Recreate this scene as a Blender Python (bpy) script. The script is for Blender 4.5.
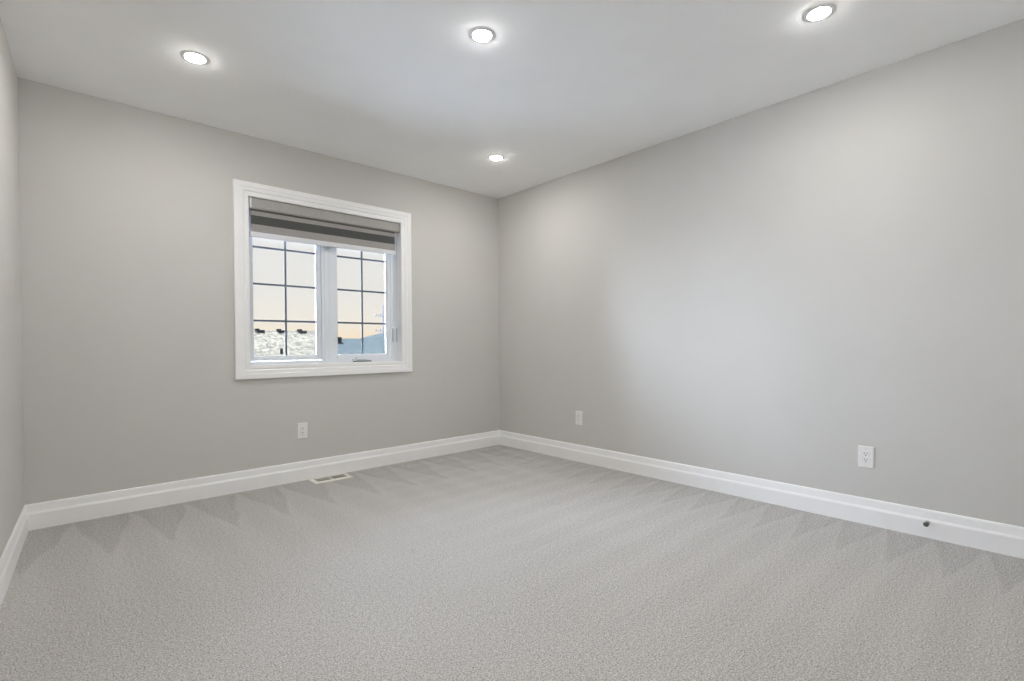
import bpy, bmesh, math
from mathutils import Vector, Matrix

for o in list(bpy.data.objects):
    bpy.data.objects.remove(o)
S = bpy.context.scene
COL = S.collection

# ------------------------------------------------------------------ camera
F, YAW, PITCH, ROLL, SHY = 498.33, 0.735864, -0.009539, -0.007213, 9.7515
CAM = Vector((-3.2350, -3.7627, 0.9828))
fw = Vector((math.sin(YAW) * math.cos(PITCH), math.cos(YAW) * math.cos(PITCH), math.sin(PITCH)))
rt = Vector((math.cos(YAW), -math.sin(YAW), 0))
up = rt.cross(fw)
r2 = rt * math.cos(ROLL) + up * math.sin(ROLL)
u2 = -rt * math.sin(ROLL) + up * math.cos(ROLL)
cd = bpy.data.cameras.new('camera')
cam = bpy.data.objects.new('camera', cd)
COL.objects.link(cam)
cam.matrix_world = Matrix(((r2.x, u2.x, -fw.x, CAM.x), (r2.y, u2.y, -fw.y, CAM.y), (r2.z, u2.z, -fw.z, CAM.z), (0, 0, 0, 1)))
cd.sensor_fit = 'HORIZONTAL'
cd.sensor_width = 36
cd.lens = F / 1024 * 36
cd.shift_y = SHY / 1024
cd.clip_start = 0.02
cd.clip_end = 500
S.camera = cam

# ------------------------------------------------------------------ light, exposure
S.view_settings.view_transform = 'Standard'
S.view_settings.look = 'None'
S.view_settings.gamma = 1
S.view_settings.use_curve_mapping = False
S.view_settings.exposure = 0.15
S.cycles.use_denoising = True
S.cycles.max_bounces = 16
S.cycles.diffuse_bounces = 12
S.cycles.transparent_max_bounces = 16
S.cycles.sample_clamp_indirect = 6
S.cycles.caustics_reflective = False
S.cycles.caustics_refractive = False

LAMP = 425.0          # radiance of a downlight lens
SKY_HIGH = 21.0       # how much brighter the sky is overhead than at the horizon
SKY_SIDE_FILL = 49.0       # sky brightening added to both sides, out of view, to light the room

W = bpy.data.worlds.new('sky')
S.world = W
W.use_nodes = True
nt = W.node_tree
nt.nodes.clear()
wo = nt.nodes.new('ShaderNodeOutputWorld')
wb = nt.nodes.new('ShaderNodeBackground')
tc = nt.nodes.new('ShaderNodeTexCoord')
sx = nt.nodes.new('ShaderNodeSeparateXYZ')
rp = nt.nodes.new('ShaderNodeValToRGB')
nt.links.new(tc.outputs['Generated'], sx.inputs[0])
nt.links.new(sx.outputs['Z'], rp.inputs[0])
nt.links.new(wb.outputs[0], wo.inputs[0])
cr = rp.color_ramp
cr.elements[0].position = 0.0
cr.elements[0].color = (0.95, 0.74, 0.50, 1)
cr.elements[1].position = 0.05
cr.elements[1].color = (0.86, 0.80, 0.72, 1)
for pos, c, k in ((0.11, (0.80, 0.775, 0.74), 1), (0.27, (0.79, 0.78, 0.78), 1.0), (0.45, (0.70, 0.80, 1.00), SKY_HIGH * 0.7), (0.80, (0.68, 0.80, 1.03), SKY_HIGH), (1.0, (0.66, 0.80, 1.06), SKY_HIGH * 9.0)):
    e = cr.elements.new(pos)
    e.color = (c[0] * k, c[1] * k, c[2] * k, 1)
wb.inputs[1].default_value = 1.0
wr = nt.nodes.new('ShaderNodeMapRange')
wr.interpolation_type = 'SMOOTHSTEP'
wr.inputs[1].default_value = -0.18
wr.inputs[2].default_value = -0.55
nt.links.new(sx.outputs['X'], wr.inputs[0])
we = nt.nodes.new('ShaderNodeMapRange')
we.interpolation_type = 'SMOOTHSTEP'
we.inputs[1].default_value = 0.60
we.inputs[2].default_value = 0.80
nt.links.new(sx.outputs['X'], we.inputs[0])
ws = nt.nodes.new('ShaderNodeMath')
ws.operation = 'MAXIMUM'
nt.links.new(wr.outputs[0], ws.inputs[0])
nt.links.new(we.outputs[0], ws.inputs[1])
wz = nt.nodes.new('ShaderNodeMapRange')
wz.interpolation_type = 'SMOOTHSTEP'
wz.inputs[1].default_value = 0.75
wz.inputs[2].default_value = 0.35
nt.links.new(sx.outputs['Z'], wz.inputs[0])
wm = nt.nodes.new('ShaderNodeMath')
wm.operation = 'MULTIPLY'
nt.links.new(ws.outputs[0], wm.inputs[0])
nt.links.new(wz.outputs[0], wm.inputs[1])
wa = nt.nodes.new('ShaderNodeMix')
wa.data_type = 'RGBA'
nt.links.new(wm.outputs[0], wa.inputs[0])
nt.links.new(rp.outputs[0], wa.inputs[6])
wa.inputs[7].default_value = (0.83 * SKY_SIDE_FILL, 0.92 * SKY_SIDE_FILL, 1.12 * SKY_SIDE_FILL, 1)
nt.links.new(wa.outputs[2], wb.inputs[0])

# ------------------------------------------------------------------ dimensions (metres; corner of back and right wall at the origin)
H = 2.44
WB = 3.39             # length of the back wall
LA = math.tan(math.radians(2.28))   # the left wall runs a little off square
YN = -4.25            # wall behind the camera
WT = 0.16             # wall thickness
OX0, OX1, OZ0, OZ1 = -2.271, -1.090, 0.856, 2.027    # window opening


def lx(y):
    return -WB + LA * y


# ------------------------------------------------------------------ materials
def mat(name, col, rough=0.6, metal=0.0, noise=0.0, nscale=40, bump=0.0, bscale=200, spec=0.3, emit=None):
    m = bpy.data.materials.new(name)
    m.use_nodes = True
    t = m.node_tree
    b = t.nodes['Principled BSDF']
    b.inputs['Base Color'].default_value = (*col, 1)
    b.inputs['Roughness'].default_value = rough
    b.inputs['Metallic'].default_value = metal
    b.inputs['Specular IOR Level'].default_value = spec
    if emit:
        b.inputs['Emission Color'].default_value = (*emit[0], 1)
        b.inputs['Emission Strength'].default_value = emit[1]
    co = t.nodes.new('ShaderNodeTexCoord')
    if noise:
        n = t.nodes.new('ShaderNodeTexNoise')
        n.inputs['Scale'].default_value = nscale
        n.inputs['Detail'].default_value = 4
        r = t.nodes.new('ShaderNodeValToRGB')
        r.color_ramp.elements[0].position = 0.3
        r.color_ramp.elements[1].position = 0.7
        r.color_ramp.elements[0].color = (*[c * (1 - noise) for c in col], 1)
        r.color_ramp.elements[1].color = (*[min(1, c * (1 + noise)) for c in col], 1)
        t.links.new(co.outputs['Object'], n.inputs['Vector'])
        t.links.new(n.outputs['Fac'], r.inputs[0])
        t.links.new(r.outputs[0], b.inputs['Base Color'])
    if bump:
        n2 = t.nodes.new('ShaderNodeTexNoise')
        n2.inputs['Scale'].default_value = bscale
        n2.inputs['Detail'].default_value = 3
        bp = t.nodes.new('ShaderNodeBump')
        bp.inputs['Strength'].default_value = bump
        bp.inputs['Distance'].default_value = 0.002
        t.links.new(co.outputs['Object'], n2.inputs['Vector'])
        t.links.new(n2.outputs['Fac'], bp.inputs['Height'])
        t.links.new(bp.outputs[0], b.inputs['Normal'])
    return m


M_WALL = mat('wall_paint', (0.595, 0.583, 0.560), 0.75, noise=0.012, nscale=3, bump=0.08, bscale=260, spec=0.2)
M_NEAR = mat('bounce_white_paint', (0.85, 0.85, 0.84), 0.7, noise=0.01, nscale=3)  # unseen wall, made whiter than the others to bounce light
M_CEIL = mat('ceiling_paint', (0.925, 0.93, 0.93), 0.85, noise=0.01, nscale=5, bump=0.10, bscale=160, spec=0.1)
M_TRIM = mat('trim_paint', (0.88, 0.88, 0.88), 0.35, noise=0.01, nscale=12, spec=0.4)
M_VINYL = mat('skylit_vinyl', (0.78, 0.82, 0.87), 0.35, noise=0.01, nscale=15, spec=0.4)  # bluish cast of the skylight put into the vinyl's colour
M_GRILLE = mat('grey_blue_grille', (0.135, 0.16, 0.20), 0.4, noise=0.03, nscale=20)  # even grey-blue tone for the muntin bars
M_PLATE = mat('white_plastic', (0.80, 0.80, 0.79), 0.3, noise=0.01, nscale=60, spec=0.5)
M_DARK = mat('dark_slot', (0.03, 0.03, 0.03), 0.6, noise=0.1, nscale=80)
M_SLOT = mat('grey_hardware', (0.16, 0.17, 0.19), 0.5, noise=0.05, nscale=60)
M_SCREW = mat('painted_screw', (0.62, 0.62, 0.60), 0.35, noise=0.05, nscale=90)
M_STEEL = mat('brushed_nickel', (0.42, 0.41, 0.40), 0.32, metal=0.9, noise=0.05, nscale=120)
M_RUBBER = mat('dark_rubber', (0.13, 0.13, 0.135), 0.5, noise=0.1, nscale=70)
M_REG = mat('register_enamel', (0.78, 0.76, 0.69), 0.4, noise=0.02, nscale=40)
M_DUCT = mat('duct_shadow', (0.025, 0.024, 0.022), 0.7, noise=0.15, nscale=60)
M_CASS = mat('blind_cassette_fabric', (0.40, 0.39, 0.375), 0.8, noise=0.10, nscale=130, bump=0.2, bscale=600)
M_RAIL = mat('blind_rail', (0.72, 0.73, 0.76), 0.4, noise=0.01, nscale=30)
M_RING = mat('lamp_ring', (0.85, 0.85, 0.85), 0.4, noise=0.01, nscale=40)
M_LENS = mat('lamp_lens', (0.9, 0.9, 0.9), 0.5, noise=0.005, nscale=60, emit=((1.0, 0.984, 0.957), LAMP))
M_GROUND = mat('ground_outside', (0.74, 0.74, 0.74), 0.9, noise=0.25, nscale=1.5)
M_SIDING = mat('house_siding', (0.05, 0.048, 0.046), 0.8, noise=0.06, nscale=6, spec=0.0)
M_VENT = mat('roof_vent_black', (0.0022, 0.0022, 0.0025), 0.8, noise=0.1, nscale=20, spec=0.0)
M_POLE = mat('weathered_pole', (0.022, 0.021, 0.021), 0.9, noise=0.15, nscale=5, spec=0.0)


def shingles(name, c0, c1, sc):
    m = bpy.data.materials.new(name)
    m.use_nodes = True
    t = m.node_tree
    b = t.nodes['Principled BSDF']
    b.inputs['Roughness'].default_value = 0.9
    b.inputs['Specular IOR Level'].default_value = 0.0
    co = t.nodes.new('ShaderNodeTexCoord')
    mp = t.nodes.new('ShaderNodeMapping')
    mp.inputs['Scale'].default_value = (1, 0.5, 0.5)
    br = t.nodes.new('ShaderNodeTexBrick')
    br.inputs['Color1'].default_value = (*c0, 1)
    br.inputs['Color2'].default_value = (*c1, 1)
    br.inputs['Mortar'].default_value = (*[c * 0.7 for c in c0], 1)
    br.inputs['Scale'].default_value = 2.2
    br.inputs['Mortar Size'].default_value = 0.006
    n = t.nodes.new('ShaderNodeTexNoise')
    n.inputs['Scale'].default_value = sc
    n.inputs['Detail'].default_value = 5
    r = t.nodes.new('ShaderNodeValToRGB')
    r.color_ramp.elements[0].position = 0.40
    r.color_ramp.elements[1].position = 0.58
    r.color_ramp.elements[0].color = (*c0, 1)
    r.color_ramp.elements[1].color = (*c1, 1)
    mx = t.nodes.new('ShaderNodeMix')
    mx.data_type = 'RGBA'
    mx.inputs[0].default_value = 0.7
    t.links.new(co.outputs['Object'], mp.inputs[0])
    t.links.new(mp.outputs[0], br.inputs['Vector'])
    t.links.new(mp.outputs[0], n.inputs['Vector'])
    t.links.new(n.outputs['Fac'], r.inputs[0])
    t.links.new(br.outputs['Color'], mx.inputs[6])
    t.links.new(r.outputs[0], mx.inputs[7])
    t.links.new(mx.outputs[2], b.inputs['Base Color'])
    return m


M_SH_PALE = shingles('pale_shingles', (0.0115, 0.0102, 0.0080), (0.0305, 0.0255, 0.0178), 10.0)
M_SH_BLUE = shingles('slate_shingles', (0.0070, 0.0083, 0.0079), (0.0103, 0.0114, 0.0106), 2.0)

# window glass: clear pane with a faint surface reflection
M_GLASS = bpy.data.materials.new('window_glass')
M_GLASS.use_nodes = True
t = M_GLASS.node_tree
t.nodes.clear()
go = t.nodes.new('ShaderNodeOutputMaterial')
gm = t.nodes.new('ShaderNodeMixShader')
gt = t.nodes.new('ShaderNodeBsdfTransparent')
gg = t.nodes.new('ShaderNodeBsdfGlossy')
gf = t.nodes.new('ShaderNodeFresnel')
gt.inputs[0].default_value = (0.97, 0.98, 0.98, 1)
gg.inputs['Roughness'].default_value = 0.02
gf.inputs[0].default_value = 1.45
t.links.new(gf.outputs[0], gm.inputs[0])
t.links.new(gt.outputs[0], gm.inputs[1])
t.links.new(gg.outputs[0], gm.inputs[2])
t.links.new(gm.outputs[0], go.inputs[0])


# zebra fabric of the blind: woven bands, lighter and darker, below a painted shadow gap
def zebra():
    m = bpy.data.materials.new('zebra_fabric')
    m.use_nodes = True
    t = m.node_tree
    b = t.nodes['Principled BSDF']
    b.inputs['Roughness'].default_value = 0.85
    b.inputs['Specular IOR Level'].default_value = 0.1
    co = t.nodes.new('ShaderNodeTexCoord')
    sp = t.nodes.new('ShaderNodeSeparateXYZ')
    mr = t.nodes.new('ShaderNodeMapRange')
    mr.inputs[1].default_value = 1.78
    mr.inputs[2].default_value = 1.96
    r = t.nodes.new('ShaderNodeValToRGB')
    r.color_ramp.interpolation = 'CONSTANT'
    light, dark = (0.39, 0.37, 0.355), (0.105, 0.108, 0.107)
    e = r.color_ramp.elements
    stops = [(1.78, light), (1.843, dark), (1.904, light), (1.934, dark)]  # topmost dark stop paints the shadow gap under the cassette
    e[0].position = 0
    e[0].color = (*light, 1)
    e[1].position = (1.843 - 1.78) / 0.18
    e[1].color = (*dark, 1)
    for z, c in stops[2:]:
        x = e.new((z - 1.78) / 0.18)
        x.color = (*c, 1)
    n = t.nodes.new('ShaderNodeTexNoise')
    n.inputs['Scale'].default_value = 60
    mp = t.nodes.new('ShaderNodeMapping')
    mp.inputs['Scale'].default_value = (0.3, 1, 6)
    mx = t.nodes.new('ShaderNodeMix')
    mx.data_type = 'RGBA'
    mx.blend_type = 'MULTIPLY'
    mx.inputs[0].default_value = 0.25
    t.links.new(co.outputs['Object'], sp.inputs[0])
    t.links.new(sp.outputs['Z'], mr.inputs[0])
    t.links.new(mr.outputs[0], r.inputs[0])
    t.links.new(co.outputs['Object'], mp.inputs[0])
    t.links.new(mp.outputs[0], n.inputs['Vector'])
    t.links.new(r.outputs[0], mx.inputs[6])
    t.links.new(n.outputs['Fac'], mx.inputs[7])
    t.links.new(mx.outputs[2], b.inputs['Base Color'])
    return m


M_ZEBRA = zebra()


# carpet: cut pile with speckle, vacuum strokes square to the walls, a few furniture dents
def carpet():
    m = bpy.data.materials.new('cut_pile_carpet')
    m.use_nodes = True
    t = m.node_tree
    N, L = t.nodes, t.links
    b = N['Principled BSDF']
    b.inputs['Roughness'].default_value = 1.0
    b.inputs['Specular IOR Level'].default_value = 0.0
    b.inputs['Sheen Weight'].default_value = 0.1
    co = N.new('ShaderNodeTexCoord')
    sp = N.new('ShaderNodeSeparateXYZ')
    L.new(co.outputs['Object'], sp.inputs[0])

    def mth(op, a, c=None, d=None):
        n = N.new('ShaderNodeMath')
        n.operation = op
        for i, v in enumerate((a, c, d)):
            if v is None:
                continue
            if isinstance(v, (int, float)):
                n.inputs[i].default_value = v
            else:
                L.new(v, n.inputs[i])
        return n.outputs[0]

    def noise(scale, detail=3, vec=None, dist=0.0):
        n = N.new('ShaderNodeTexNoise')
        n.inputs['Scale'].default_value = scale
        n.inputs['Detail'].default_value = detail
        n.inputs['Distortion'].default_value = dist
        L.new(vec or co.outputs['Object'], n.inputs['Vector'])
        return n.outputs['Fac']

    def sstep(v, lo, hi):
        n = N.new('ShaderNodeMapRange')
        n.interpolation_type = 'SMOOTHSTEP'
        n.inputs[1].default_value = lo
        n.inputs[2].default_value = hi
        L.new(v, n.inputs[0])
        return n.outputs[0]

    x, y = sp.outputs['X'], sp.outputs['Y']
    wob = mth('MULTIPLY', mth('SUBTRACT', noise(1.7, 2), 0.5), 0.55)

    def strokes(s, d, period, reach, k):
        ph = mth('ADD', mth('DIVIDE', s, period), wob)
        tri = mth('MULTIPLY', mth('ABSOLUTE', mth('SUBTRACT', mth('FRACT', ph), 0.5)), 2.0)
        edge = mth('SUBTRACT', mth('MULTIPLY', d, k), tri)      # a wedge with its point at the wall
        wedge = sstep(edge, -0.06, 0.14)
        fade = mth('SUBTRACT', 1.0, sstep(d, reach * 0.35, reach))
        # further out only the stroke's edges remain as faint lines
        line = mth('SUBTRACT', sstep(tri, 0.35, 0.75), 0.5)
        v = mth('ADD', mth('MULTIPLY', mth('SUBTRACT', wedge, 0.6), 1.0), mth('MULTIPLY', line, 0.4))
        return mth('MULTIPLY', v, fade)

    dr = mth('MULTIPLY', x, -1.0)
    db = mth('MULTIPLY', y, -1.0)
    st = mth('ADD', strokes(y, dr, 0.19, 2.4, 2.0), mth('MULTIPLY', strokes(x, db, 0.28, 1.7, 1.4), 1.15))
    big = mth('SUBTRACT', noise(1.1, 3), 0.5)
    tuft = mth('SUBTRACT', noise(190, 2), 0.5)
    tuft2 = mth('SUBTRACT', noise(60, 3), 0.5)
    # dents left by furniture feet
    dent = None
    for px, py in ((-1.109, -1.901), (-0.912, -2.153), (-1.986, -1.680), (-0.640, -1.782), (-0.580, -1.954), (-0.417, -2.163), (-0.110, -2.894), (-2.018, -0.222)):
        dx = mth('SUBTRACT', x, px)
        dy = mth('SUBTRACT', y, py)
        d2 = mth('SQRT', mth('ADD', mth('MULTIPLY', dx, dx), mth('MULTIPLY', dy, dy)))
        s = mth('SUBTRACT', 1.0, sstep(d2, 0.008, 0.024))
        dent = s if dent is None else mth('ADD', dent, s)
    v = mth('ADD', 1.0, mth('MULTIPLY', st, 0.135))
    v = mth('ADD', v, mth('MULTIPLY', big, 0.16))
    v = mth('ADD', v, mth('MULTIPLY', tuft, 2.3))
    v = mth('ADD', v, mth('MULTIPLY', tuft2, 0.5))
    mx = N.new('ShaderNodeMix')
    mx.data_type = 'RGBA'
    mx.blend_type = 'MULTIPLY'
    mx.inputs[0].default_value = 1.0
    mx.inputs[6].default_value = (0.462, 0.447, 0.428, 1)
    cb = N.new('ShaderNodeCombineColor')
    for i in range(3):
        L.new(v, cb.inputs[i])
    L.new(cb.outputs[0], mx.inputs[7])
    L.new(mx.outputs[2], b.inputs['Base Color'])
    hgt = mth('ADD', mth('MULTIPLY', tuft, 1.0), mth('MULTIPLY', tuft2, 1.2))
    hgt = mth('SUBTRACT', hgt, mth('MULTIPLY', dent, 1.5))
    bp = N.new('ShaderNodeBump')
    bp.inputs['Strength'].default_value = 0.55
    bp.inputs['Distance'].default_value = 0.006
    L.new(hgt, bp.inputs['Height'])
    L.new(bp.outputs[0], b.inputs['Normal'])
    return m


M_CARPET = carpet()


# ------------------------------------------------------------------ builders
def obj(name, bm, m, parent=None, smooth=False, kind=None):
    me = bpy.data.meshes.new(name)
    bmesh.ops.recalc_face_normals(bm, faces=bm.faces)
    bm.to_mesh(me)
    bm.free()
    for mm in (m if isinstance(m, (list, tuple)) else [m]):
        me.materials.append(mm)
    if smooth:
        for p in me.polygons:
            p.use_smooth = True
        me.set_sharp_from_angle(angle=math.radians(35))
    o = bpy.data.objects.new(name, me)
    COL.objects.link(o)
    if parent:
        o.parent = parent
    if kind:
        o['kind'] = kind
    return o


def thing(name, label, cat, loc=(0, 0, 0), rot=(0, 0, 0), group=None):
    o = bpy.data.objects.new(name, None)
    o.empty_display_size = 0.05
    COL.objects.link(o)
    o.location = loc
    o.rotation_euler = rot
    o['label'] = label
    o['category'] = cat
    if group:
        o['group'] = group
    return o


def box(bm, x0, x1, y0, y1, z0, z1, bev=0.0, seg=2):
    b = bmesh.new()
    bmesh.ops.create_cube(b, size=1)
    for v in b.verts:
        v.co = Vector((x0 + (v.co.x + .5) * (x1 - x0), y0 + (v.co.y + .5) * (y1 - y0), z0 + (v.co.z + .5) * (z1 - z0)))
    if bev:
        bmesh.ops.bevel(b, geom=b.edges[:], offset=bev, segments=seg, affect='EDGES', profile=0.6)
    merge(bm, b)


def merge(bm, b, mtx=None):
    vs = [bm.verts.new((mtx @ v.co) if mtx else v.co) for v in b.verts]
    b.verts.index_update()
    for f in b.faces:
        bm.faces.new([vs[v.index] for v in f.verts])
    b.free()


def lathe(bm, prof, n=40, axis='Z', mtx=None):
    """prof: (radius, height) from one pole to the other, or open."""
    rings = []
    b = bmesh.new()
    for r, h in prof:
        if r < 1e-6:
            rings.append([b.verts.new((0, 0, h))])
        else:
            rings.append([b.verts.new((r * math.cos(2 * math.pi * i / n), r * math.sin(2 * math.pi * i / n), h)) for i in range(n)])
    for a, c in zip(rings, rings[1:]):
        for i in range(n):
            j = (i + 1) % n
            if len(a) == 1:
                b.faces.new((a[0], c[i], c[j]))
            elif len(c) == 1:
                b.faces.new((a[i], a[j], c[0]))
            else:
                b.faces.new((a[i], a[j], c[j], c[i]))
    merge(bm, b, mtx)


def frame(bm, x0, x1, z0, z1, prof, mtx=None):
    """Mitred frame round a rectangle: prof is a closed outline of (outward offset, y)."""
    b = bmesh.new()
    rings = []
    for cx, cz, sx_, sz_ in ((x0, z0, -1, -1), (x1, z0, 1, -1), (x1, z1, 1, 1), (x0, z1, -1, 1)):
        rings.append([b.verts.new((cx + sx_ * o, y, cz + sz_ * o)) for o, y in prof])
    n = len(prof)
    for k in range(4):
        a, c = rings[k], rings[(k + 1) % 4]
        for i in range(n):
            j = (i + 1) % n
            b.faces.new((a[i], a[j], c[j], c[i]))
    merge(bm, b, mtx)


def extrude_profile(bm, p0, p1, prof, nrm):
    """prof: closed outline of (distance from the wall, z), run from p0 to p1 along a wall whose inward normal is nrm."""
    p0, p1, nrm = Vector(p0), Vector(p1), Vector(nrm)
    A = [bm.verts.new(p0 + nrm * d + Vector((0, 0, z))) for d, z in prof]
    B = [bm.verts.new(p1 + nrm * d + Vector((0, 0, z))) for d, z in prof]
    n = len(prof)
    for i in range(n):
        j = (i + 1) % n
        bm.faces.new((A[i], A[j], B[j], B[i]))
    bm.faces.new(A)
    bm.faces.new(B)


def prism(bm, pts, z0, z1):
    A = [bm.verts.new((x, y, z0)) for x, y in pts]
    B = [bm.verts.new((x, y, z1)) for x, y in pts]
    n = len(pts)
    for i in range(n):
        j = (i + 1) % n
        bm.faces.new((A[i], A[j], B[j], B[i]))
    bm.faces.new(A)
    bm.faces.new(B)


# ------------------------------------------------------------------ room shell
bm = bmesh.new()
prism(bm, [(lx(YN) - WT, YN - WT), (WT, YN - WT), (WT, WT), (-WB - WT, WT)], -0.10, 0.0)
obj('floor', bm, M_CARPET, kind='structure')

bm = bmesh.new()
prism(bm, [(lx(YN) - WT, YN - WT), (WT, YN - WT), (WT, WT), (-WB - WT, WT)], H, H + 0.12)
obj('ceiling', bm, M_CEIL, kind='structure')

# back wall with the window opening
bm = bmesh.new()
for x0, x1, z0, z1 in ((-WB - WT, OX0 - .012, 0, H), (OX1 + .012, WT, 0, H), (OX0 - .012, OX1 + .012, 0, OZ0 - .012), (OX0 - .012, OX1 + .012, OZ1 + .012, H)):
    box(bm, x0, x1, 0, WT, z0, z1)
bmesh.ops.remove_doubles(bm, verts=bm.verts, dist=1e-5)
obj('wall_back', bm, M_WALL, kind='structure')

bm = bmesh.new()
box(bm, 0, WT, YN - WT, 0, 0, H)
obj('wall_right', bm, M_WALL, kind='structure')

bm = bmesh.new()
prism(bm, [(-WB, 0), (lx(YN), YN), (lx(YN) - WT, YN), (-WB - WT, 0)], 0, H)
obj('wall_left', bm, M_WALL, kind='structure')

bm = bmesh.new()
box(bm, lx(YN) - WT, WT, YN - WT, YN, 0, H)
obj('wall_near', bm, M_NEAR, kind='structure')

BB = [(0, 0), (0.016, 0), (0.016, 0.084), (0.0150, 0.088), (0.0110, 0.0965), (0.0102, 0.101), (0.0085, 0.1215), (0.008, 0.130), (0.006, 0.138), (0.003, 0.1404), (0, 0.1404)]
bm = bmesh.new()
extrude_profile(bm, (-WB, 0, 0), (0, 0, 0), BB, (0, -1, 0))
obj('baseboard_back', bm, M_TRIM, kind='structure')
bm = bmesh.new()
extrude_profile(bm, (0, 0, 0), (0, YN, 0), BB, (-1, 0, 0))
obj('baseboard_right', bm, M_TRIM, kind='structure')
bm = bmesh.new()
nl = Vector((YN, -(lx(YN) + WB), 0))
nl = Vector((1, -LA, 0)).normalized()
extrude_profile(bm, (-WB, 0, 0), (lx(YN), YN, 0), BB, nl)
obj('baseboard_left', bm, M_TRIM, kind='structure')

# ------------------------------------------------------------------ window
win = bpy.data.objects.new('window_1', None)
COL.objects.link(win)
win['kind'] = 'structure'

bm = bmesh.new()      # moulded casing on the wall
frame(bm, OX0, OX1, OZ0, OZ1, [(-0.004, 0.0), (-0.004, -0.009), (-0.001, -0.012), (0.012, -0.013), (0.020, -0.013), (0.024, -0.010), (0.029, -0.012),
                               (0.034, -0.016), (0.050, -0.0175), (0.056, -0.0175), (0.058, -0.021), (0.088, -0.022), (0.091, -0.019), (0.091, 0.0)])
obj('casing', bm, M_TRIM, win)
bm = bmesh.new()      # jamb lining the opening
frame(bm, OX0, OX1, OZ0, OZ1, [(0, 0.0), (0.012, 0.0), (0.012, WT), (0, WT)])
obj('jamb', bm, M_TRIM, win)
YF = 0.066            # face of the vinyl window
bm = bmesh.new()
box(bm, OX0, OX0 + .026, YF, 0.15, OZ0, OZ1, 0.002)
box(bm, OX1 - .060, OX1, YF, 0.15, OZ0, OZ1, 0.002)
box(bm, OX0 + .026, OX1 - .060, YF + .001, 0.149, OZ1 - .046, OZ1)
box(bm, OX0 + .026, OX1 - .060, YF + .001, 0.149, OZ0, OZ0 + .026)
box(bm, OX0, OX1, YF - .006, YF - .001, OZ0, OZ0 + .012, 0.001)
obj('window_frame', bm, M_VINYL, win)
bm = bmesh.new()
box(bm, -1.742, -1.684, YF - .004, 0.15, OZ0 + .01, OZ1 - .02, 0.003)
box(bm, -1.724, -1.702, YF - .010, YF, OZ0 + .012, OZ1 - .03, 0.003)
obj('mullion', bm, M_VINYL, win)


def sash(name, gx0, gx1, gz0, gz1, ox0, ox1, oz0, oz1, yface):
    s = bmesh.new()
    # stepped inner glazing bead all round, then stiles and rails out to their edges
    frame(s, gx0, gx1, gz0, gz1, [(0, yface + .011), (0.004, yface + .006), (0.012, yface + .005), (0.012, yface + .027), (0, yface + .027)])
    i = 0.011
    for x0, x1, z0, z1 in ((ox0, gx0 - i, oz0, oz1), (gx1 + i, ox1, oz0, oz1), (gx0 - i, gx1 + i, oz0, gz0 - i), (gx0 - i, gx1 + i, gz1 + i, oz1)):
        box(s, x0, x1, yface, yface + .032, z0, z1, 0.003)
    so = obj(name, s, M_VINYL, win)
    g = bmesh.new()
    box(g, gx0 - .004, gx1 + .004, yface + .020, yface + .024, gz0 - .004, gz1 + .004)
    obj('glass_pane', g, M_GLASS, so)
    g = bmesh.new()
    cx, w = (gx0 + gx1) / 2, 0.0075
    box(g, cx - w, cx + w, yface + .0132, yface + .0195, gz0 - .002, gz1 + .002, 0.002)
    for z in (1.174, 1.436, 1.698):
        box(g, gx0 - .002, gx1 + .002, yface + .0130, yface + .0193, z - w, z + w, 0.002)
    obj('muntin_grid', g, M_GRILLE, so)
    return so


sash('fixed_sash', -2.220, -1.778, 0.920, 1.952, -2.243, -1.744, OZ0 + .030, OZ1 - .046, YF + .008)
cs = sash('casement_sash', -1.612, -1.194, 0.924, 1.952, -1.682, -1.152, OZ0 + .022, OZ1 - .046, YF + .002)

# casement operator: cover with folding crank handle
bm = bmesh.new()
box(bm, -1.500, -1.345, YF - .030, YF + .002, OZ0 + .012, OZ0 + .030, 0.005, 3)
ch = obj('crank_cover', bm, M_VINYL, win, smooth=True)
bm = bmesh.new()
box(bm, -1.495, -1.350, YF - .036, YF - .006, OZ0 + .0055, OZ0 + .0115, 0.001)
obj('crank_base', bm, M_SLOT, ch)
bm = bmesh.new()
box(bm, -1.485, -1.385, YF - .038, YF - .026, OZ0 + .026, OZ0 + .034, 0.003, 3)
lathe(bm, [(0, 0), (.007, .001), (.008, .010), (.006, .017), (0, .019)], 16, mtx=Matrix.Translation((-1.478, YF - .032, OZ0 + .032)))
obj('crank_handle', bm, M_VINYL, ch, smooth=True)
# sash lock on the right-hand jamb
bm = bmesh.new()
box(bm, -1.134, -1.104, YF - .006, YF + .002, 1.012, 1.146, 0.003, 2)
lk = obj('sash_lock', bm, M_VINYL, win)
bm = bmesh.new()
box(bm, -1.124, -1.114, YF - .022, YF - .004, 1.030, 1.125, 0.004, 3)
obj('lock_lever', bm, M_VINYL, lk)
bm = bmesh.new()
box(bm, -1.139, -1.134, YF - .003, YF + .003, 1.020, 1.138)
box(bm, -1.104, -1.099, YF - .003, YF + .003, 1.020, 1.138)
obj('lock_slot', bm, M_SLOT, lk)

# ------------------------------------------------------------------ zebra blind
bl = thing('zebra_blind', 'grey banded zebra roller blind raised at the top of the window', 'blind', (-1.672, 0.03, 1.75))


def local(o):
    """keep world-built geometry where it stands under a thing that has a location"""
    o.matrix_parent_inverse = Matrix.Translation(-o.parent.location)
    return o


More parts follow.
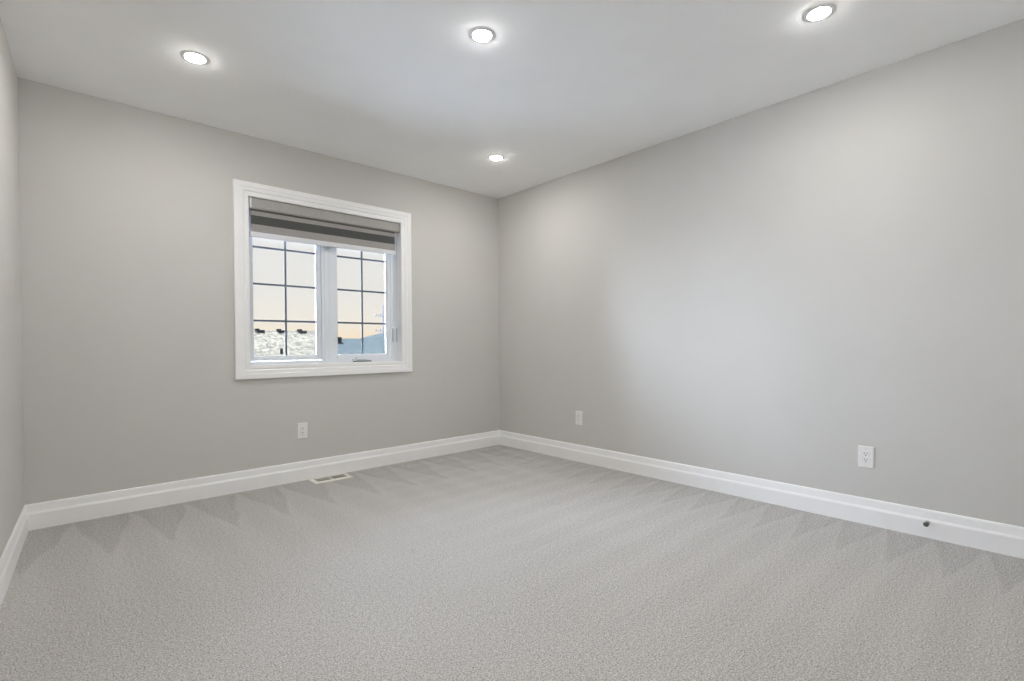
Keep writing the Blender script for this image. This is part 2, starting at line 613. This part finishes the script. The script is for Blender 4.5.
bm = bmesh.new()
b = bmesh.new()
ex = [(0.006, 2.024), (0.006, 1.958), (0.012, 1.948), (0.024, 1.946), (0.055, 1.946), (0.055, 2.024)]
A = [b.verts.new((-2.243, y, z)) for y, z in ex]
B = [b.verts.new((-1.093, y, z)) for y, z in ex]
for i in range(6):
    b.faces.new((A[i], A[(i + 1) % 6], B[(i + 1) % 6], B[i]))
b.faces.new(A)
b.faces.new(B)
merge(bm, b)
local(obj('cassette', bm, M_CASS, bl))
bm = bmesh.new()
box(bm, -2.257, -2.244, 0.003, 0.057, 1.950, 2.022, 0.002)
c = local(obj('end_cap', bm, M_RAIL, bl))
bm = bmesh.new()
box(bm, -1.0925, -1.0910, 0.006, 0.055, 1.948, 2.024)
local(obj('end_cap', bm, M_CASS, bl))
bm = bmesh.new()
for x0, x1 in ((-2.20, -2.16), (-1.24, -1.20)):
    bm = bmesh.new()
    box(bm, x0, x1, 0.003, 0.04, 2.0235, 2.0265)
    local(obj('mounting_clip', bm, M_RAIL, bl))
bm = bmesh.new()
b = bmesh.new()
pr = []
for k in range(13):     # front layer hangs from the roller, with a slight belly
    z = 1.950 - 0.163 * k / 12
    pr.append((0.022 + 0.003 * math.sin(math.pi * k / 12), z))
ring = []
for y, z in pr:
    ring.append((b.verts.new((-2.243, y, z)), b.verts.new((-1.132, y, z)), b.verts.new((-1.132, y + .004, z)), b.verts.new((-2.243, y + .004, z))))
for p, q in zip(ring, ring[1:]):
    for i in range(4):
        j = (i + 1) % 4
        b.faces.new((p[i], p[j], q[j], q[i]))
b.faces.new(ring[0])
b.faces.new(ring[-1])
merge(bm, b)
local(obj('fabric', bm, M_ZEBRA, bl))
bm = bmesh.new()
box(bm, -2.253, -1.128, 0.012, 0.036, 1.752, 1.789, 0.006, 3)
local(obj('bottom_rail', bm, M_RAIL, bl, smooth=True))

# ------------------------------------------------------------------ recessed ceiling lights
def ring_mesh():
    bm = bmesh.new()
    lathe(bm, [(.0434, -.0010), (.0438, -.0044), (.0450, -.0050), (.0475, -.0046), (.0600, -.0020), (.0640, .0), (.0434, .0), (.0434, -.0010)], 48)
    return bm


def lens_mesh():
    bm = bmesh.new()
    lathe(bm, [(0, -.0112), (.016, -.0107), (.028, -.0092), (.0370, -.0066), (.0420, -.0034), (.0430, -.0005), (0, -.0005)], 40)
    return bm


lamps = [(-2.718, -0.837, 'round recessed ceiling light over the left end of the window wall'),
         (-1.753, -1.933, 'round recessed ceiling light in the middle of the ceiling, farthest from the walls'),
         (-0.738, -3.039, 'round recessed ceiling light near the right wall, closest to the viewer'),
         (-0.718, -0.815, 'round recessed ceiling light close to the far corner of the room'),
         (-2.722, -3.040, 'round recessed ceiling light near the left wall, overhead and out of view')]
proto = None
for x, y, lab in lamps:
    if proto is None:
        r = proto = thing('recessed_light', lab, 'ceiling light', (x, y, H), group='recessed ceiling lights')
        obj('trim_ring', ring_mesh(), M_RING, r, smooth=True)
        obj('lens', lens_mesh(), M_LENS, r)
    else:
        r = proto.copy()
        COL.objects.link(r)
        r.location = (x, y, H)
        r['label'] = lab
        for chd in list(proto.children):
            c = chd.copy()
            COL.objects.link(c)
            c.parent = r

# ------------------------------------------------------------------ electrical outlets (built facing -y, plate back at y = 0)
def make_outlet(label):
    r = thing('electrical_outlet', label, 'outlet', group='wall outlets')
    bm = bmesh.new()
    b = bmesh.new()
    w, h = 0.0365, 0.0585
    # plate with a bevelled rim
    rr = []
    for ins, y in ((0, 0), (0, -.0030), (.0025, -.0055), (.0045, -.0060)):
        rr.append([b.verts.new((sx_ * (w - ins), y, sz_ * (h - ins))) for sx_, sz_ in ((-1, -1), (1, -1), (1, 1), (-1, 1))])
    for p, q in zip(rr, rr[1:]):
        for i in range(4):
            b.faces.new((p[i], p[(i + 1) % 4], q[(i + 1) % 4], q[i]))
    b.faces.new(rr[0])
    b.faces.new(rr[-1])
    merge(bm, b)
    obj('cover_plate', bm, M_PLATE, r)
    bm = bmesh.new()
    frame(bm, -.0165, .0165, -.0335, .0335, [(0, -.0062), (0.0007, -.0062), (0.0007, -.0058), (0, -.0058)])
    obj('insert_gap', bm, M_SCREW, r)
    bm = bmesh.new()
    box(bm, -.0163, .0163, -.0085, -.0055, -.0333, .0333, 0.0012)
    rec = obj('receptacle', bm, M_PLATE, r)
    for cz in (0.0165, -0.0165):
        for dx in (-.0063, .0063):
            bm = bmesh.new()
            box(bm, dx - .0012, dx + .0012, -.0088, -.0080, cz + .0005, cz + .0085)
            obj('slot', bm, M_DARK, rec)
        bm = bmesh.new()
        lathe(bm, [(0, -.0088), (.0028, -.0088), (.0028, -.0080), (0, -.0080)], 16, mtx=Matrix(((1, 0, 0, 0), (0, 0, 1, 0), (0, 1, 0, cz - .0065), (0, 0, 0, 1))))
        obj('ground_hole', bm, M_DARK, rec)
    for cz in (0.0485, -0.0485):
        bm = bmesh.new()
        lathe(bm, [(0, -.0068), (.0020, -.0067), (.0030, -.0060), (.0030, -.0055), (0, -.0055)], 16, mtx=Matrix(((1, 0, 0, 0), (0, 0, 1, 0), (0, 1, 0, cz), (0, 0, 0, 1))))
        obj('screw', bm, M_SCREW, r)
    return r


def copy_tree(src, parent=None):
    c = src.copy()
    COL.objects.link(c)
    if parent:
        c.parent = parent
    for k in list(src.children):
        copy_tree(k, c)
    return c


o1 = make_outlet('white duplex outlet on the window wall, below the window and above the floor register')
o2 = copy_tree(o1)
o3 = copy_tree(o1)
o1.location = (-1.921, 0, 0.3655)
o2.location = (0, -1.028, 0.367)
o2.rotation_euler = (0, 0, -math.pi / 2)
o2['label'] = 'white duplex outlet on the right wall, small and close to the far corner'
o3.location = (0, -3.049, 0.3635)
o3.rotation_euler = (0, 0, -math.pi / 2)
o3['label'] = 'white duplex outlet on the right wall just left of the door stop, largest in view'

# ------------------------------------------------------------------ floor register
rg = thing('floor_register', 'off-white slotted metal floor register in the carpet below the window', 'floor vent', (-1.753, -0.104, 0))
TOZ = Matrix(((1, 0, 0, 0), (0, 0, 1, 0), (0, -1, 0, 0), (0, 0, 0, 1)))      # frame's (x, y, z) laid flat: z -> y, -y -> height
bm = bmesh.new()
frame(bm, -.114, .114, -.048, .048, [(0, 0.0), (0, -.0075), (.003, -.0085), (.018, -.0075), (.0255, -.003), (.0255, 0.0)], TOZ)
obj('rim', bm, M_REG, rg)
bm = bmesh.new()
box(bm, -.1145, .1145, -.0485, .0485, .0004, .0012)  # dark sheet painted for the shade inside the duct
obj('duct_shade', bm, M_DUCT, rg)
bm = bmesh.new()
box(bm, -.007, .007, -.0485, .0485, .001, .0075, 0.001)
obj('centre_bar', bm, M_REG, rg)
for s in (-1, 1):
    bm = bmesh.new()
    for k in range(9):
        cx = s * (.0175 + k * .0114)
        b = bmesh.new()
        box(b, -.0013, .0013, -.0485, .0485, -.0010, .0010)
        merge(bm, b, Matrix.Translation((cx, 0, .0062)) @ Matrix.Rotation(s * 0.3, 4, 'Y'))
    box(bm, min(s * .012, s * .114), max(s * .012, s * .114), -.0012, .0012, .0050, .0066)
    obj('louvre_bank', bm, M_REG, rg)

# ------------------------------------------------------------------ door stop on the right baseboard
ds = thing('door_stop', 'small dark metal door stop sticking out of the right baseboard', 'door stop', (-0.016, -3.309, 0.0775), (0, -math.pi / 2, 0))
bm = bmesh.new()
lathe(bm, [(0, 0), (.0115, 0), (.0115, .003), (.0075, .006), (0, .006)], 24)
obj('mounting_flange', bm, M_STEEL, ds, smooth=True)
bm = bmesh.new()
lathe(bm, [(0, .005), (.0045, .005), (.0040, .012), (.0045, .022), (.0085, .027), (0, .027)], 20)
obj('rod', bm, M_STEEL, ds, smooth=True)
bm = bmesh.new()
lathe(bm, [(0, .026), (.0095, .026), (.0118, .031), (.0122, .036), (.0105, .042), (.0060, .0455), (0, .0465)], 24)
obj('rubber_tip', bm, M_RUBBER, ds, smooth=True)

# ------------------------------------------------------------------ outside the window
bm = bmesh.new()
box(bm, -120, 160, 0.3, 260, -3.1, -2.95)
obj('ground', bm, M_GROUND, kind='structure')


def gable_roof(bm, x0, x1, yr, zr, run, slope, th=0.12, back=None):
    """ridge along x at (yr, zr); both planes fall away from it"""
    bk = back or run
    pts = [(yr - run, zr - run * slope), (yr, zr), (yr + bk, zr - bk * slope), (yr + bk, zr - bk * slope - th), (yr, zr - th), (yr - run, zr - run * slope - th)]
    A = [bm.verts.new((x0, y, z)) for y, z in pts]
    B = [bm.verts.new((x1, y, z)) for y, z in pts]
    for i in range(6):
        j = (i + 1) % 6
        bm.faces.new((A[i], A[j], B[j], B[i]))
    bm.faces.new(A)
    bm.faces.new(B)


hA = thing('neighbour_house', 'house with pale mottled shingle roof seen through the left half of the window', 'house', (2.0, 20, -2.95))
bm = bmesh.new()
gable_roof(bm, -2.4, 6.23, 20.0, 1.745, 4.4, 0.45)
local(obj('roof', bm, M_SH_PALE, hA))
bm = bmesh.new()
pts = [(16.0, -2.95), (24.0, -2.95), (24.0, -0.20), (20.0, 1.60), (16.0, -0.20)]
A = [bm.verts.new((-2.1, y, z)) for y, z in pts]
B = [bm.verts.new((5.9, y, z)) for y, z in pts]
for i in range(5):
    bm.faces.new((A[i], A[(i + 1) % 5], B[(i + 1) % 5], B[i]))
bm.faces.new(A)
bm.faces.new(B)
local(obj('house_wall', bm, M_SIDING, hA))
for x in (3.252, 4.15, 5.056):
    b = bmesh.new()
    box(b, x - .15, x + .155, 19.68, 19.98, 1.605, 1.74, 0.015)
    box(b, x - .185, x - .08, 19.62, 20.0, 1.68, 1.80, 0.01)
    local(obj('roof_vent', b, M_VENT, hA))
b = bmesh.new()
lathe(b, [(0, 0), (.055, 0), (.055, .20), (.04, .22), (0, .22)], 16, mtx=Matrix.Translation((3.47, 17.7, 0.70)))
local(obj('vent_pipe', b, M_VENT, hA))

hB = thing('neighbour_house', 'house with blue-grey roof rising to the right seen through the right half of the window', 'house', (6.0, 11.5, -2.95))
bm = bmesh.new()
gable_roof(bm, 2.45, 5.2, 11.0, 1.235, 2.6, 0.40, back=0.35)
local(obj('roof', bm, M_SH_BLUE, hB))
bm = bmesh.new()
X0, X1, Y0, Y1, ZE, HH = 3.2, 10.2, 9.5, 12.4, 0.98, 0.493
v = [bm.verts.new(p) for p in ((2.1, 8.4, 0.606), (X1, 8.4, 0.606), (X1, Y1, ZE), (X0, Y1, ZE), (X0 + 1.45, 10.95, ZE + HH), (X1 - 1.45, 10.95, ZE + HH))]
w = [bm.verts.new((p.co.x, p.co.y, p.co.z - .15)) for p in v[:4]]
for f in ((v[0], v[1], v[5], v[4]), (v[2], v[3], v[4], v[5]), (v[3], v[0], v[4]), (v[1], v[2], v[5])):
    bm.faces.new(f)
for i in range(4):
    bm.faces.new((v[i], v[(i + 1) % 4], w[(i + 1) % 4], w[i]))
bm.faces.new(w)
local(obj('hip_roof', bm, M_SH_BLUE, hB))
bm = bmesh.new()
box(bm, 2.65, 3.6, 8.8, 11.2, -2.95, 0.25)
box(bm, 3.6, 9.8, 8.8, 12.0, -2.95, 0.55)
local(obj('house_wall', bm, M_SIDING, hB))
b = bmesh.new()
box(b, 2.81, 2.97, 10.62, 10.95, 1.02, 1.27, 0.02)
box(b, 2.77, 3.01, 10.58, 10.99, 1.02, 1.10, 0.02)
local(obj('roof_vent', b, M_VENT, hB))

up_ = thing('utility_pole', 'distant utility pole with crossarms at the right edge of the window', 'utility pole', (19.78, 40, -2.95))
bm = bmesh.new()
lathe(bm, [(0, 0), (.13, 0), (.09, 7.9), (0, 7.95)], 12)
obj('pole', bm, M_POLE, up_)
for z in (6.85, 5.40):
    bm = bmesh.new()
    box(bm, -.85, .85, -.05, .05, z - .05, z + .05)
    ca = obj('crossarm', bm, M_POLE, up_)
    for x in (-.78, -.30, .30, .78):
        b = bmesh.new()
        lathe(b, [(0, .04), (.05, .04), (.07, .12), (.045, .2), (0, .22)], 10, mtx=Matrix.Translation((x, 0, z)))
        obj('insulator', b, M_POLE, ca)
